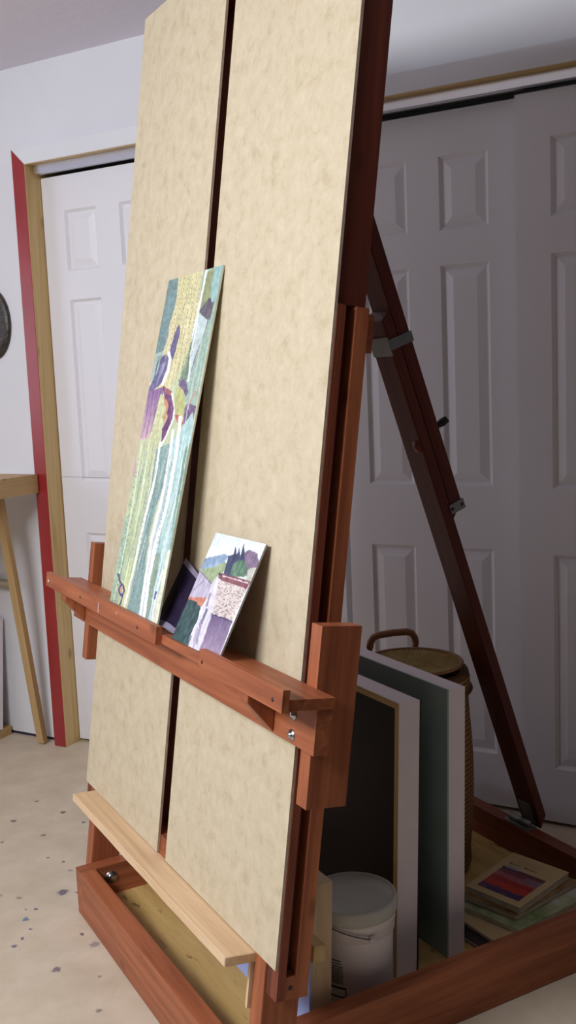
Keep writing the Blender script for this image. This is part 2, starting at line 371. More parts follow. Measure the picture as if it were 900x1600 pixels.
# ------------------------------------------------------------------ hardboard panels on the ledge
def panel(x0, x1, s0, s1, rot, label):
    bm = bmesh.new(); hx, hs = (x1-x0)/2, (s1-s0)/2
    vs, fs = addbox(bm, -hx, hx, -.0028, .0028, -hs, hs, 1); fs[2].material_index = 0
    M = T @ Matrix.Translation(Vector(((x0+x1)/2, .0030, (s0+s1)/2))) @ Matrix.Rotation(R(rot), 4, 'Y')
    return tag(put('hardboard_panel', bm, [HARD, HEDGE], M), label, 'panel', None)
panel(-.073, .405, .3075, 2.212, 0, 'tall tan hardboard panel on the left side of the easel, behind the cactus painting')
panel(.4515, .9385, .3075, 2.212, 0, 'tall tan hardboard panel on the right side of the easel, beside the clamp block')

# ------------------------------------------------------------------ pictures: colours laid out on a fine grid
def homog(src, dst):
    a = []; b = []
    for (x, y), (u_, v_) in zip(src, dst):
        a.append([x, y, 1, 0, 0, 0, -u_*x, -u_*y]); b.append(u_)
        a.append([0, 0, 0, x, y, 1, -v_*x, -v_*y]); b.append(v_)
    return np.append(np.linalg.solve(np.array(a, float), np.array(b, float)), 1).reshape(3, 3)
class Art:
    """grid of colours; shapes are given in the picture's own sketch coordinates"""
    def __init__(s, nu, nv, corners, base):
        s.nu, s.nv = nu, nv; uu, vv = np.meshgrid(np.linspace(0, 1, nu+1), np.linspace(0, 1, nv+1))
        H = homog([(0, 0), (1, 0), (1, 1), (0, 1)], corners)
        d = H[2, 0]*uu+H[2, 1]*vv+1
        s.X = (H[0, 0]*uu+H[0, 1]*vv+H[0, 2])/d; s.Y = (H[1, 0]*uu+H[1, 1]*vv+H[1, 2])/d
        s.u, s.v = uu, vv; s.c = np.tile(np.array(base, float), (nv+1, nu+1, 1)); s.rs = np.random.RandomState(3)
        s.j = s.soft(6); s.k = s.soft(6)
    def soft(s, step):
        g = s.rs.rand(s.nv//step+3, s.nu//step+3); yi = np.arange(s.nv+1)/step; xi = np.arange(s.nu+1)/step
        y0 = yi.astype(int); x0 = xi.astype(int); fy = (yi-y0)[:, None]; fx = (xi-x0)[None]
        return (g[y0][:, x0]*(1-fy)*(1-fx)+g[y0+1][:, x0]*fy*(1-fx)+g[y0][:, x0+1]*(1-fy)*fx+g[y0+1][:, x0+1]*fy*fx)-.5
    def mask(s, p, w=0):
        w = min(w, 2.2); X, Y = s.X+s.j*w, s.Y+s.k*w; m = np.zeros(X.shape, bool)
        for (x1, y1), (x2, y2) in zip(p, p[1:]+p[:1]):
            if y1 == y2: continue
            c = ((y1 > Y) != (y2 > Y)) & (X < (x2-x1)*(Y-y1)/(y2-y1)+x1); m ^= c
        return m
    def poly(s, p, col, w=8, a=1, var=14):
        m = s.mask(p, w); n = (s.soft(5)[..., None])*var*2; s.c[m] = s.c[m]*(1-a)+(np.array(col)+n[m])*a
    def line(s, p, col, wd, a=1, taper=None, w=.9):
        X, Y = s.X+s.j*w, s.Y+s.k*w; best = np.full(X.shape, 1e9)
        for (x1, y1), (x2, y2) in zip(p, p[1:]):
            dx, dy = x2-x1, y2-y1; t = np.clip(((X-x1)*dx+(Y-y1)*dy)/(dx*dx+dy*dy), 0, 1)
            best = np.minimum(best, np.hypot(X-x1-t*dx, Y-y1-t*dy))
        m = best < wd/2; s.c[m] = s.c[m]*(1-a)+np.array(col)*a
    def streak(s):
        g = s.rs.rand(s.nv//22+3, s.nu//2+3); yi = np.arange(s.nv+1)/22; xi = np.arange(s.nu+1)/2
        y0 = yi.astype(int); x0 = xi.astype(int); fy = (yi-y0)[:, None]; fx = (xi-x0)[None]
        return g[y0][:, x0]*(1-fy)*(1-fx)+g[y0+1][:, x0]*fy*(1-fx)+g[y0][:, x0+1]*(1-fy)*fx+g[y0+1][:, x0+1]*fy*fx-.5
    def grad(s, p, c0, c1, axis, w=8):
        m = s.mask(p, w); q = (s.X if axis == 0 else s.Y); lo, hi = q[m].min(), q[m].max(); t = ((q-lo)/(hi-lo+1e-9))[..., None]
        cc = np.array(c0)*(1-t)+np.array(c1)*t+s.soft(4)[..., None]*22; s.c[m] = cc[m]
    def dots(s, p, step, col, size, ang=0):
        (x1, y1), (x2, y2) = p; n = max(2, int(math.hypot(x2-x1, y2-y1)/step))
        for i in range(n):
            t = (i+s.rs.rand()*.5)/n; x, y = x1+(x2-x1)*t, y1+(y2-y1)*t
            m = (np.abs(s.X-x) < size*.36) & (np.abs(s.Y-y) < size*.8); s.c[m] = s.c[m]*.4+np.array(col)*.6
def picture(name, art, w, h, thick, M, label, cat, edge, group=None):
    nu, nv = art.nu, art.nv; v = []; f = []
    for j in range(nv+1):
        for i in range(nu+1): v.append((-w/2+w*i/nu, 0, h-h*j/nv))
    for j in range(nv):
        for i in range(nu):
            a = j*(nu+1)+i; f.append((a, a+nu+1, a+nu+2, a+1))
    nf = len(f); b0 = len(v)
    v += [(-w/2, 0, h), (w/2, 0, h), (w/2, 0, 0), (-w/2, 0, 0), (-w/2, thick, h), (w/2, thick, h), (w/2, thick, 0), (-w/2, thick, 0)]
    for q in ((4, 5, 6, 7), (0, 1, 5, 4), (1, 2, 6, 5), (2, 3, 7, 6), (3, 0, 4, 7)): f.append(tuple(b0+k for k in q))
    me = bpy.data.meshes.new(name); me.from_pydata(v, [], f); me.materials.append(attr_mat(name+'_paint')); me.materials.append(edge)
    for k, p in enumerate(me.polygons): p.material_index = 0 if k < nf else 1
    ca = me.color_attributes.new('art', 'FLOAT_COLOR', 'POINT'); cc = np.clip(art.c, 0, 255).reshape(-1, 3)/255; cc = cc+art.streak()[..., None].reshape(-1, 1)*.10; gy = cc.mean(1, keepdims=True); cc = gy+(cc-gy)*.74+.012
    li = np.where(cc <= .04045, cc/12.92, ((cc+.055)/1.055)**2.4); full = np.ones((len(v), 4)); full[:, :3] = .6; full[:len(li), :3] = li
    ca.data.foreach_set('color', full.ravel())
    o = bpy.data.objects.new(name, me); C.objects.link(o); o.matrix_basis = M; EM[o.name] = M.copy()
    return tag(o, label, cat, group)

def Z(pts, ox, oy, k): return [(ox+x/k, oy+y/k) for x, y in pts]
a = Art(130, 640, [(256, 435), (338, 418), (247, 978), (174, 940)], (196, 206, 158))
z8 = lambda p: Z(p, 170, 400, 5.0); z5 = lambda p: Z(p, 150, 700, 5.333)
a.poly(z8([(380, 100), (720, 100), (640, 640), (420, 1100), (250, 1000)]), (222, 211, 150), .5)
a.grad(z8([(500, 120), (600, 120), (520, 600), (430, 700), (440, 500)]), (214, 206, 140), (226, 208, 154), 1, .5)
a.poly(z8([(380, 160), (505, 150), (490, 310), (470, 420), (440, 520), (430, 620), (400, 720), (300, 800), (340, 700)]), (112, 146, 146), 1.2)
a.poly(z8([(690, 100), (900, 60), (760, 560), (640, 1250), (560, 1360), (560, 1080), (580, 900), (640, 560)]), (150, 184, 164), 1)
a.poly(z8([(700, 150), (800, 90), (790, 300), (750, 500), (705, 505), (670, 440), (680, 300)]), (146, 158, 104), 1)
a.poly(z8([(735, 340), (780, 350), (745, 512), (703, 508), (668, 435)]), (98, 88, 104), 1.2)
a.poly(z8([(775, 100), (830, 90), (790, 360), (760, 380), (745, 300)]), (142, 188, 184), 1)
a.poly(z8([(655, 440), (735, 520), (700, 620), (640, 800), (600, 980), (575, 930), (600, 700), (635, 560)]), (186, 208, 206), 1)
a.poly(z8([(625, 640), (600, 760), (590, 960), (545, 985), (530, 950), (560, 850), (600, 700)]), (104, 136, 108), 1.2)
a.line(z8([(715, 110), (690, 260), (655, 440), (610, 640)]), (240, 244, 236), 3.2)
a.line(z8([(735, 500), (700, 640), (645, 780), (600, 960)]), (120, 120, 150), 1.6)
a.line(z8([(660, 470), (640, 600), (610, 760), (590, 980)]), (232, 238, 234), 2.0)
for x in (520, 545, 575, 600, 630, 655): a.line(z8([(x+25, 150), (x-20, 450), (x-60, 720), (x-110, 1000)]), (184, 182, 112), .9, .7)
for x in (500, 530, 560, 590, 620, 655): a.dots(z8([(x+22, 170), (x-80, 900)]), 7.5, (92, 84, 84), 1.5)
a.poly(z8([(515, 520), (522, 590), (490, 740), (460, 820), (440, 800), (455, 690), (490, 580)]), (98, 88, 146), 1)
a.poly(z8([(330, 750), (400, 725), (380, 860), (340, 960), (295, 960), (310, 860)]), (166, 188, 180), 1)
for k in range(7): a.line(z8([(330+k*4, 960-k*30), (345+k*6, 860-k*16)]), (70, 96, 106), 1.0)
a.line(z8([(440, 745), (452, 800), (440, 880), (395, 990)]), (246, 246, 242), 4)
a.poly(z8([(425, 750), (440, 790), (425, 880), (390, 980), (340, 1020), (285, 1045), (310, 970), (350, 900), (380, 780)]), (104, 96, 148), 1.5, 1, 22)
for k in range(5): a.line(z8([(350+k*8, 990-k*20), (390+k*8, 830-k*4)]), (150, 150, 190), 1.2, .8)
a.grad(z8([(275, 1040), (400, 1010), (405, 1100), (350, 1250), (310, 1400), (200, 1420), (230, 1250)]), (142, 96, 158), (214, 170, 178), 1, 2)
for x in (290, 320, 350, 380): a.line(z8([(x+8, 1040), (x-14, 1250), (x-45, 1400)]), (116, 84, 140), 1.4, .6)
a.poly(z8([(385, 1060), (415, 1080), (400, 1300), (340, 1600), (250, 1600), (330, 1300)]), (206, 208, 150), 1.5)
a.poly(z8([(395, 1000), (440, 1030), (475, 1080), (490, 1180), (480, 1280), (430, 1400), (395, 1440), (400, 1340), (440, 1250), (420, 1120)]), (120, 64, 116), 1.5, 1, 26)
a.poly(z8([(400, 1080), (440, 1130), (440, 1200), (410, 1300), (400, 1250), (425, 1190)]), (222, 136, 92), 2.2)
a.line(z8([(470, 1070), (492, 1180), (482, 1270), (430, 1400), (380, 1500)]), (244, 240, 234), 2.4)
a.poly(z8([(400, 1000), (470, 1050), (460, 1080), (425, 1060)]), (168, 84, 90), 1)
a.poly(z8([(500, 1040), (530, 1000), (565, 1080), (575, 1180), (560, 1260), (500, 1235), (485, 1130)]), (190, 192, 112), 1)
a.poly(z8([(520, 965), (570, 960), (595, 1060), (575, 1100), (555, 1050), (520, 1010)]), (112, 92, 132), 1)
a.poly(z8([(600, 1150), (655, 1180), (630, 1290), (560, 1350), (560, 1240), (575, 1170)]), (124, 92, 134), 1.5, 1, 22)
a.line(z8([(660, 1040), (610, 1140), (590, 1180)]), (210, 130, 104), 2)
a.poly(z8([(490, 1230), (530, 1240), (560, 1300), (545, 1350), (510, 1290)]), (206, 104, 84), 1.4)
for (x, y) in ((640, 700), (690, 640), (660, 820), (640, 900), (700, 760), (620, 1000)): a.line(z8([(x, y), (x-45, y+300)]), (196, 214, 200), 1.2, .7)
for k in range(26):
    x, y = 430+a.rs.rand()*300, 150+a.rs.rand()*700; c_ = ((236, 228, 190), (170, 172, 128), (150, 140, 130))[k % 3]
    a.line(z8([(x, y), (x-30, y+120), (x-52, y+210)]), c_, .8, .45)
# lower half: long ribs
def rib(p, col, w, al=1, n=1.0): a.line(z5(p), col, w, al, None, n)
a.poly(z8([(240, 1440), (400, 1430), (380, 1640), (200, 1640)]), (200, 206, 150), 2, .7)
a.poly(z5([(480, 0), (620, -60), (590, 150), (440, 700), (380, 1420), (260, 1380), (340, 900), (440, 400)]), (134, 170, 164), 1)
a.poly(z5([(600, -40), (780, -300), (780, 100), (600, 900), (520, 1600), (380, 1420), (460, 800), (560, 400)]), (164, 206, 202), 1)
a.poly(z5([(300, 260), (420, 0), (420, 300), (320, 900), (250, 1400), (90, 1300), (200, 800)]), (186, 204, 150), 1)
a.poly(z5([(240, 560), (300, 500), (250, 900), (180, 1320), (110, 1300), (160, 950)]), (158, 190, 156), 1)
a.poly(z5([(720, 0), (770, -40), (700, 500), (640, 860), (600, 860), (650, 500)]), (124, 164, 138), .8)
a.poly(z5([(590, 850), (640, 830), (530, 1500), (470, 1480), (540, 1150)]), (226, 232, 196), 1)
a.poly(z5([(480, 880), (540, 850), (500, 1150), (440, 1450), (400, 1420), (450, 1100)]), (138, 166, 140), 1)
a.poly(z5([(290, 900), (340, 880), (280, 1200), (230, 1350), (200, 1330), (240, 1150)]), (204, 216, 140), 1)
for x, c_, w_ in ((340, (224, 230, 186), 1.6), (372, (168, 190, 150), 1.0), (400, (226, 232, 180), 1.6), (435, (150, 184, 160), 1.0), (460, (216, 226, 170), 1.4)):
    rib([(x+30, -60), (x-30, 420), (x-110, 900), (x-190, 1330)], c_, w_)
rib([(520, -60), (480, 250), (400, 600), (330, 950), (240, 1360)], (246, 246, 226), 3.4)
rib([(620, -150), (600, 50), (540, 420), (470, 720), (430, 1000), (380, 1400)], (248, 244, 244), 4.2)
rib([(680, -260), (650, 50), (580, 480), (500, 780), (450, 1060), (410, 1420)], (250, 248, 250), 5.0)
rib([(600, 60), (560, 420), (490, 720), (440, 1010)], (196, 186, 210), 1.2)
rib([(700, 100), (640, 480), (570, 820), (500, 1150), (455, 1450)], (206, 230, 240), 2.4)
rib([(560, 1000), (520, 1150), (475, 1440)], (246, 246, 246), 2.6)
for x in (650, 672, 700): rib([(x+60, -100), (x, 300), (x-70, 700), (x-120, 1000)], (214, 236, 236), 1.0, .8)
for x in (470, 495, 520): rib([(x+60, 50), (x+5, 350), (x-95, 800), (x-180, 1360)], (112, 150, 150), .8, .7)
for x, y0_, y1_, dx_ in ((545, 20, 1000, 175), (570, 60, 500, 110), (350, 60, 1200, 190), (400, 60, 1100, 200), (440, 200, 1300, 130), (620, 120, 900, 130), (500, 350, 1300, 150), (300, 400, 1200, 120)):
    a.dots(z5([(x, y0_), (x-dx_, y1_)]), 9, (88, 92, 124), 1.6)
for k in range(60):
    x, y = 240+a.rs.rand()*480, a.rs.rand()*1100-60; q_ = (x-(y*.26)) 
    c_ = ((240, 244, 226), (126, 160, 150), (196, 214, 176), (108, 120, 140))[k % 4]
    a.line(z5([(q_+60, y), (q_+22, y+150), (q_-14, y+290)]), c_, .9, .5)
a.line(z5([(200, 1020), (215, 1080), (245, 1120), (250, 1170), (225, 1200), (205, 1150), (225, 1110)]), (86, 58, 128), 2.4)
a.line(z5([(245, 1170), (225, 1260), (205, 1320)]), (86, 62, 130), 2.2); a.line(z5([(225, 1135), (226, 1160)]), (232, 140, 110), 3.2)
a.line(z5([(510, 1180), (500, 1230)]), (90, 90, 160), 3); a.poly(z5([(300, 90), (330, 70), (320, 190), (285, 260), (270, 220)]), (206, 130, 180), 1.5, .8)
a.line(z5([(160, 1235), (200, 1245)]), (110, 110, 120), .8)
a.c = a.c+(a.soft(3)[..., None])*10
def leanM(x0, x1, s0, b0, b1, s1, rot=0):
    """picture frame standing on the shelf at (b0,s0) and touching b1 at s1"""
    ang = math.atan2(b1-b0, s1-s0)
    return T @ Matrix.Translation(Vector(((x0+x1)/2, b0, s0))) @ Matrix.Rotation(-ang, 4, 'X') @ Matrix.Rotation(R(rot), 4, 'Y'), math.hypot(b1-b0, s1-s0)
EDGE = plain('pale_painting_edge', (206, 204, 184), .6, var=8)
EDGE2 = plain('grey_board_edge', (168, 160, 160), .6, var=8)
M, h = leanM(.232, .514, .8135, -.088, -.0045, 1.546)
M = M @ Matrix.Rotation(R(-.5), 4, 'Y')
picture('cactus_painting', a, .279, h, .0036, M, 'tall narrow painting of ribbed green cactus trunks leaning on the tray', 'painting', EDGE)
# small hillside picture
z7 = lambda p: Z(p, 230, 800, 4.5)
b = Art(150, 150, [(230+400/4.5, 800+130/4.5), (230+750/4.5, 800+225/4.5), (230+500/4.5, 800+1010/4.5), (230+172/4.5, 800+858/4.5)], (224, 236, 242))
b.grad(z7([(300, 100), (800, 100), (800, 300), (300, 340)]), (214, 230, 240), (240, 244, 244), 1)
b.poly(z7([(300, 320), (400, 300), (470, 285), (500, 300), (470, 360), (440, 400), (330, 400)]), (132, 164, 200), 5, 1, 24)
b.poly(z7([(300, 390), (410, 375), (480, 340), (510, 380), (460, 430), (410, 500), (340, 470)]), (156, 176, 124), 3, 1, 22)
b.poly(z7([(600, 300), (625, 270), (650, 262), (695, 290), (720, 360), (700, 420), (640, 450), (600, 420)]), (136, 110, 144), 3, 1, 20)
b.poly(z7([(640, 400), (720, 380), (700, 500), (630, 480)]), (196, 200, 180), 3)
for x, y, w_ in ((545, 230, 36), (570, 238, 34), (600, 212, 44)):
    b.poly(z7([(x, y), (x+10, y+70), (x+w_*.4, y+200), (x-w_, y+210), (x-w_*.5, y+100)]), (62, 70, 112), 1, 1, 10)
b.poly(z7([(500, 300), (570, 280), (600, 380), (560, 440), (480, 440)]), (66, 74, 114), 2)
b.poly(z7([(525, 400), (545, 350), (585, 330), (625, 345), (640, 390), (620, 450), (560, 450), (525, 430)]), (96, 138, 108), 3, 1, 26)
b.poly(z7([(250, 380), (330, 400), (405, 490), (390, 590), (200, 590), (220, 520)]), (186, 176, 202), 1)
b.line(z7([(320, 400), (404, 492)]), (110, 90, 120), 1.4); b.line(z7([(270, 540), (350, 470)]), (130, 100, 150), .8)
b.poly(z7([(245, 578), (380, 585), (350, 650), (250, 640)]), (222, 122, 92), 2, 1, 24)
b.poly(z7([(240, 590), (310, 610), (350, 660), (330, 760), (300, 830), (280, 920), (140, 880), (200, 700)]), (48, 82, 84), 4, 1, 24)
b.poly(z7([(445, 415), (670, 480), (640, 545), (450, 460)]), (150, 78, 88), 1)
b.line(z7([(475, 438), (650, 492)]), (222, 208, 214), 1.8); b.line(z7([(450, 418), (470, 438)]), (70, 50, 60), 2)
b.poly(z7([(448, 465), (642, 532), (566, 752), (428, 695)]), (222, 206, 198), 1, 1, 8)
rs = np.random.RandomState(5)
for k in range(230):
    s_, t_ = rs.rand(), rs.rand(); x = (448+(642-448)*s_)*(1-t_)+(428+(566-428)*s_)*t_; y = (468+(532-468)*s_)*(1-t_)+(690+(748-690)*s_)*t_
    b.line(z7([(x, y), (x+7, y+2)]), (150, 108, 116), .9, .8, None, 0)
b.poly(z7([(400, 495), (445, 425), (445, 600), (425, 710), (380, 965), (285, 915), (310, 800), (350, 700), (385, 590)]), (220, 212, 226), 2)
for x, y0_, y1_, c_ in ((405, 560, 640, (150, 130, 170)), (385, 670, 760, (92, 90, 130)), (360, 740, 900, (150, 136, 170)), (340, 800, 930, (180, 170, 200)), (300, 850, 920, (120, 130, 150)), (420, 700, 900, (190, 180, 210))):
    b.line(z7([(x, y0_), (x-18, y1_)]), c_, 3.0, .9, None, 3)
b.grad(z7([(428, 695), (566, 752), (500, 1020), (365, 960), (405, 800)]), (104, 80, 128), (178, 152, 182), 1, 2)
for k in range(7): b.line(z7([(440+k*16, 740+k*4), (418+k*13, 960+k*5)]), (136, 112, 158), .9, .6)
b.line(z7([(430, 700), (566, 752)]), (72, 60, 110), 2.0)
M, h = leanM(.592, .802, .8135, -.0885, -.012, 1.020)
picture('village_painting', b, .206, h, .0035, M @ Matrix.Rotation(R(-.6), 4, 'Y'), 'small unframed painting of a tiled roof and cypress trees on the tray', 'painting', EDGE2)
# dark print between the two pictures
pm = bmesh.new(); rows = 12; g = []
for j in range(rows+1):
    t_ = j/rows; row = []
    for i in range(13):
        x_ = .462-.010*(1-t_)+(.178+.0*t_)*i/12; s1_ = .951-(x_-.466)*.36; s_ = .8145+(s1_-.8145)*t_
        bb = -.066+.052*t_-.010*math.exp(-(t_/.10)**2)-.003*math.sin(i*.9)*(1-t_)
        row.append(pm.verts.new((x_, bb, s_+.004*(1-t_)*abs(math.sin(i*.5)))))
    g.append(row)
for j in range(rows):
    for i in range(12):
        f_ = pm.faces.new((g[j][i], g[j][i+1], g[j+1][i+1], g[j+1][i])); f_.material_index = 1 if (j >= 11 or (j < 1) or (i+j > 16 and j > 6)) else 0
bmesh.ops.solidify(pm, geom=pm.faces[:], thickness=.0008)
tag(put('print', pm, [plain('dark_print_ink', (58, 44, 78), .4, var=20, scale=18), plain('print_margin', (186, 178, 204), .5, var=12)], T), 'dark purple curled paper print tucked between the two paintings', 'print')

# ------------------------------------------------------------------ things on the easel's base
ZF = .0425
def cradle(name, x0, x1, y0, zt, thick, lean, face, back, label, cat, open_front=False, group=None):
    """panel with deep side bars, standing on edge, long side along the easel; lean in degrees"""
    hgt = (zt-ZF)/math.cos(R(lean)); M = Matrix.Translation(Vector(((x0+x1)/2, y0, ZF))) @ Matrix.Rotation(R(-lean), 4, 'X')
    root = thing(name, ((x0+x1)/2, y0, ZF), label, cat, group); w = (x1-x0)/2; bar = .014
    def p(nm, r, mats, bev=.0012): return board(nm, M, r, mats, root, bev)
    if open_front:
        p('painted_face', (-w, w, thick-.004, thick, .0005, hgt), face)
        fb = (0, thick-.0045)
    else:
        p('painted_face', (-w, w, 0, .004, .0005, hgt), face); fb = (.0045, thick)
    for r in ((-w, -w+bar), (w-bar, w)): p('side_bar', (r[0], r[1], fb[0], fb[1], .0005, hgt), back)
    for r in ((hgt-bar, hgt), (.0005, bar)): p('cross_bar', (-w+bar+.0003, w-bar-.0003, fb[0], fb[1], r[0], r[1]), back)
    if open_front:
        rawm = JAMB[2]
        for r in ((-w, -w+bar), (w-bar, w)): p('back_strip', (r[0]+.0005, r[1]-.0005, -.0015, -.0002, .001, hgt-.001), rawm, .0003)
        p('back_strip', (-w+bar, w-bar, -.0015, -.0002, hgt-bar+.0005, hgt-.0005), JAMB[0], .0003)
    return root
cradle('painting_panel', .13, .72, .594, .640, .047, 1.6, TEALM, WHITEC, 'white-edged cradled panel with a teal face, rear of the two upright panels', 'panel')
cradle('cradled_panel', .13, .72, .461, .634, .056, 2.6, BLACKM, WHITEC, 'white-edged cradled panel showing its hollow dark back, behind the plastic bucket', 'panel', True)  # near-black face: shadow of the hollow back put into its colour
# beige box panel
bx = thing('wooden_box_panel', (.6, .24, ZF), 'small bare beige wooden panel box standing upright beside the bucket', 'panel')
BX = Matrix.Translation(Vector((0, 0, 0)))
BEIGE = wood('beige_plywood', (196, 170, 136), (216, 190, 154), (226, 204, 170), 2, .6, False, .3)
prism('body', W, [(.205, ZF+.0005), (.250, ZF+.0005), (.266, .350), (.219, .347)], 0, .40, .80, BEIGE, bx, .0015)
board('back_panel', W, (.395, .3995, .21, .262, ZF+.001, .344), JAMB[2], bx, .0005)
prism('foam_board', W, [(.1965, ZF), (.2012, ZF), (.2130, .31), (.2083, .31)], 0, .30, .808, BLUEM, None, .0006)
tag(bpy.data.objects['foam_board'], 'pale blue foam board leaning on the beige box, behind the front leg', 'board')
# bucket
BP = Vector((.716, .362, ZF))
bk = thing('bucket', BP, 'white plastic bucket with grey lid and wire handle in the base', 'bucket')
MB_ = Matrix.Translation(BP)
def bucket_mat():
    t = NT('bucket_printed_plastic'); tc = t.n('ShaderNodeTexCoord'); sp = t.n('ShaderNodeSeparateXYZ'); t.l(tc.outputs['Object'], sp.inputs[0])
    return t.out((240, 234, 238), .38)
put('bucket_body', lathe_bm([(0, .0005), (.073, .0005), (.076, .004), (.0805, .150), (.0805, .151), (.0835, .152), (.084, .172), (.0855, .173), (.0855, .190), (.084, .192), (.084, .205)], 56), bucket_mat(), MB_, bk, True)
put('bucket_lid', lathe_bm([(.0845, .188), (.0885, .189), (.0893, .197), (.0893, .214), (.0880, .2185), (.0845, .2195), (.0825, .217), (.0815, .2135), (.040, .213), (0, .2125)], 56), LIDM, MB_, bk, True)
hp = []
for k in range(19):
    q = math.pi*k/18; ang = R(-55)+R(-100)*(k/18)
    hp.append((.0895*math.cos(ang), .0895*math.sin(ang), .158+.028*math.sin(q)))
hd = []
for k in range(17):                                                # bail lying against the side: from its lug up over the front
    t_ = k/16; ang = R(-8)-R(110)*t_; rr = .0905
    hd.append((rr*math.cos(ang), rr*math.sin(ang), .163+.034*math.sin(t_*math.pi/2)))
put('wire_handle', tube_bm(hd, .0012, 8), plain('handle_wire', (96, 92, 94), .4, .8, var=5), MB_, bk, True)
put('handle_lug', tube_bm([(.083, -.012, .163), (.0935, -.0135, .163)], .006, 14), PLASTIC, MB_, bk, True)
def wrap(bm_, r, a0, a1, z0, z1, r1=None, n=10):
    r1 = r1 or r; lo = []; hi = []
    for k in range(n+1):
        q = a0+(a1-a0)*k/n; lo.append(bm_.verts.new((r*math.cos(q), r*math.sin(q), z0))); hi.append(bm_.verts.new((r1*math.cos(q), r1*math.sin(q), z1)))
    for k in range(n): bm_.faces.new((lo[k], lo[k+1], hi[k+1], hi[k]))
rad = lambda z: .0761+(.0805-.0761)*(z-.004)/.146+.0004
lb_ = bmesh.new()                                                   # printed label: grey text block over a dark-ruled box
for (q0, q1, z0_, z1_) in ((-85, -52, .112, .115), (-85, -52, .106, .108)): wrap(lb_, rad(z0_), R(q0), R(q1), z0_, z1_, rad(z1_))
for k in range(8): wrap(lb_, rad(.1), R(-84), R(-50), .100-k*.005, .102-k*.005, rad(.1))
bmesh.ops.solidify(lb_, geom=lb_.faces[:], thickness=.0002)
put('printed_text', lb_, plain('grey_print', (136, 130, 134), .5), MB_, bk)
lb_ = bmesh.new()
for z0_, z1_ in ((.053, .057), (.034, .037)): wrap(lb_, rad(z0_), R(-100), R(-46), z0_, z1_, rad(z1_))
wrap(lb_, rad(.037), R(-47.5), R(-46), .037, .053, rad(.053), 2)
bmesh.ops.solidify(lb_, geom=lb_.faces[:], thickness=.0002)
put('printed_frame', lb_, BLACKM, MB_, bk)
# basket
KP = Vector((.325, .806, ZF))
ks = thing('basket', KP, 'tall lidded woven cane basket with bent handle, behind the white-edged panels', 'basket')
MK = Matrix.Translation(KP)
prof = [(0, .001), (.135, .001), (.140, .02), (.138, .06)]
for k in range(12): prof.append((.139+.010*math.sin(math.pi*k/12), .06+.38*k/12))
prof += [(.139, .45), (.143, .47), (.144, .50), (.138, .515), (.128, .52), (.12, .515)]
put('basket_body', lathe_bm(prof, 64), WEAVE, MK, ks, True)
for z_, r_ in ((.47, .145), (.513, .135)):
    put('rim', tube_bm([(r_*math.cos(2*math.pi*k/48), r_*math.sin(2*math.pi*k/48), z_) for k in range(49)], .006, 8, False), DARKCANE, MK, ks, True)
ld = bmesh.new(); nr = 90; c0 = ld.verts.new((0, 0, .522)); rings = []
for r_, z_ in ((.03, .522), (.07, .526), (.108, .533), (.124, .535)):
    rings.append([ld.verts.new((r_*math.cos(2*math.pi*i/(nr*2)), r_*math.sin(2*math.pi*i/(nr*2)), z_+(.0014 if i % 2 else -.0014)*(r_/.12))) for i in range(nr*2)])
for i in range(nr*2): ld.faces.new((c0, rings[0][i], rings[0][(i+1) % (nr*2)]))
for p_, q_ in zip(rings, rings[1:]):
    for i in range(nr*2): ld.faces.new((p_[i], q_[i], q_[(i+1) % (nr*2)], p_[(i+1) % (nr*2)]))
bmesh.ops.solidify(ld, geom=ld.faces[:], thickness=.003)
lid = put('lid', ld, STRAW, MK, ks)
put('lid_rim', tube_bm([(.125*math.cos(2*math.pi*k/48), .125*math.sin(2*math.pi*k/48), .535) for k in range(49)], .0045, 8, False), CANE, MK, lid, True)
q0, q1 = R(196), R(140); p0 = Vector((.139*math.cos(q0), .139*math.sin(q0), .50)); p1 = Vector((.139*math.cos(q1), .139*math.sin(q1), .50))
hp = []; 
for t_, z_ in ((0, 0), (0, .03), (0, .05), (.02, .064), (.08, .075), (.18, .080), (.5, .082), (.82, .080), (.92, .075), (.98, .064), (1, .05), (1, .03), (1, 0)):
    hp.append(p0.lerp(p1, t_)+Vector((0, 0, z_)))
put('handle', tube_bm(hp, .0095, 12), CANE, MK, ks, True)
# printed matter
def booklet(name, pts, z, t, cover, label, cat='booklet', group='booklets piled in the base'):
    """pts: four corners anticlockwise seen from above, at height z (underside)"""
    c = sum((Vector((x, y, 0)) for x, y in pts), Vector())/4; c.z = z
    root = thing(name, c, label, cat, group); M = Matrix.Translation(c)
    def slab(nm, z0, z1, ins, mat, bev=.0004):
        bm = bmesh.new(); lo = []; hi = []
        for x, y in pts:
            v = Vector((x-c.x, y-c.y, 0)); v = v*(1-ins/v.length); lo.append(bm.verts.new((v.x, v.y, z0))); hi.append(bm.verts.new((v.x, v.y, z1)))
        bm.faces.new(lo); bm.faces.new(hi[::-1])
        for i in range(4): bm.faces.new((lo[i], lo[(i+1) % 4], hi[(i+1) % 4], hi[i]))
        return put(nm, bm, mat, M, root)
    slab('pages', .0008, t-.0008, .002, PAPER); slab('cover', 0, .0007, 0, cover); return root, slab('cover', t-.0007, t, 0, cover), M, c
TAN = plain('tan_card', (206, 180, 132), .6, var=6)
OLIVE = plain('brown_print_cover', (150, 118, 72), .5, var=40, scale=14)
GREENW = NT('green_white_cover'); f_ = GREENW.noise(GREENW.coord(), 9, 4, .6); GREENW = GREENW.out(GREENW.ramp(f_, [(.35, (120, 140, 90)), (.5, (176, 184, 140)), (.62, (222, 216, 214))]), .4)
q = [(.741, .704), (.60, .700), (.585, .96), (.790, .985)]
booklet('magazine', [(.765, .675), (.625, .665), (.60, .93), (.75, .95)], ZF+.0005, .0085, DARKP, 'dark brown magazine at the very bottom of the pile', 'magazine')
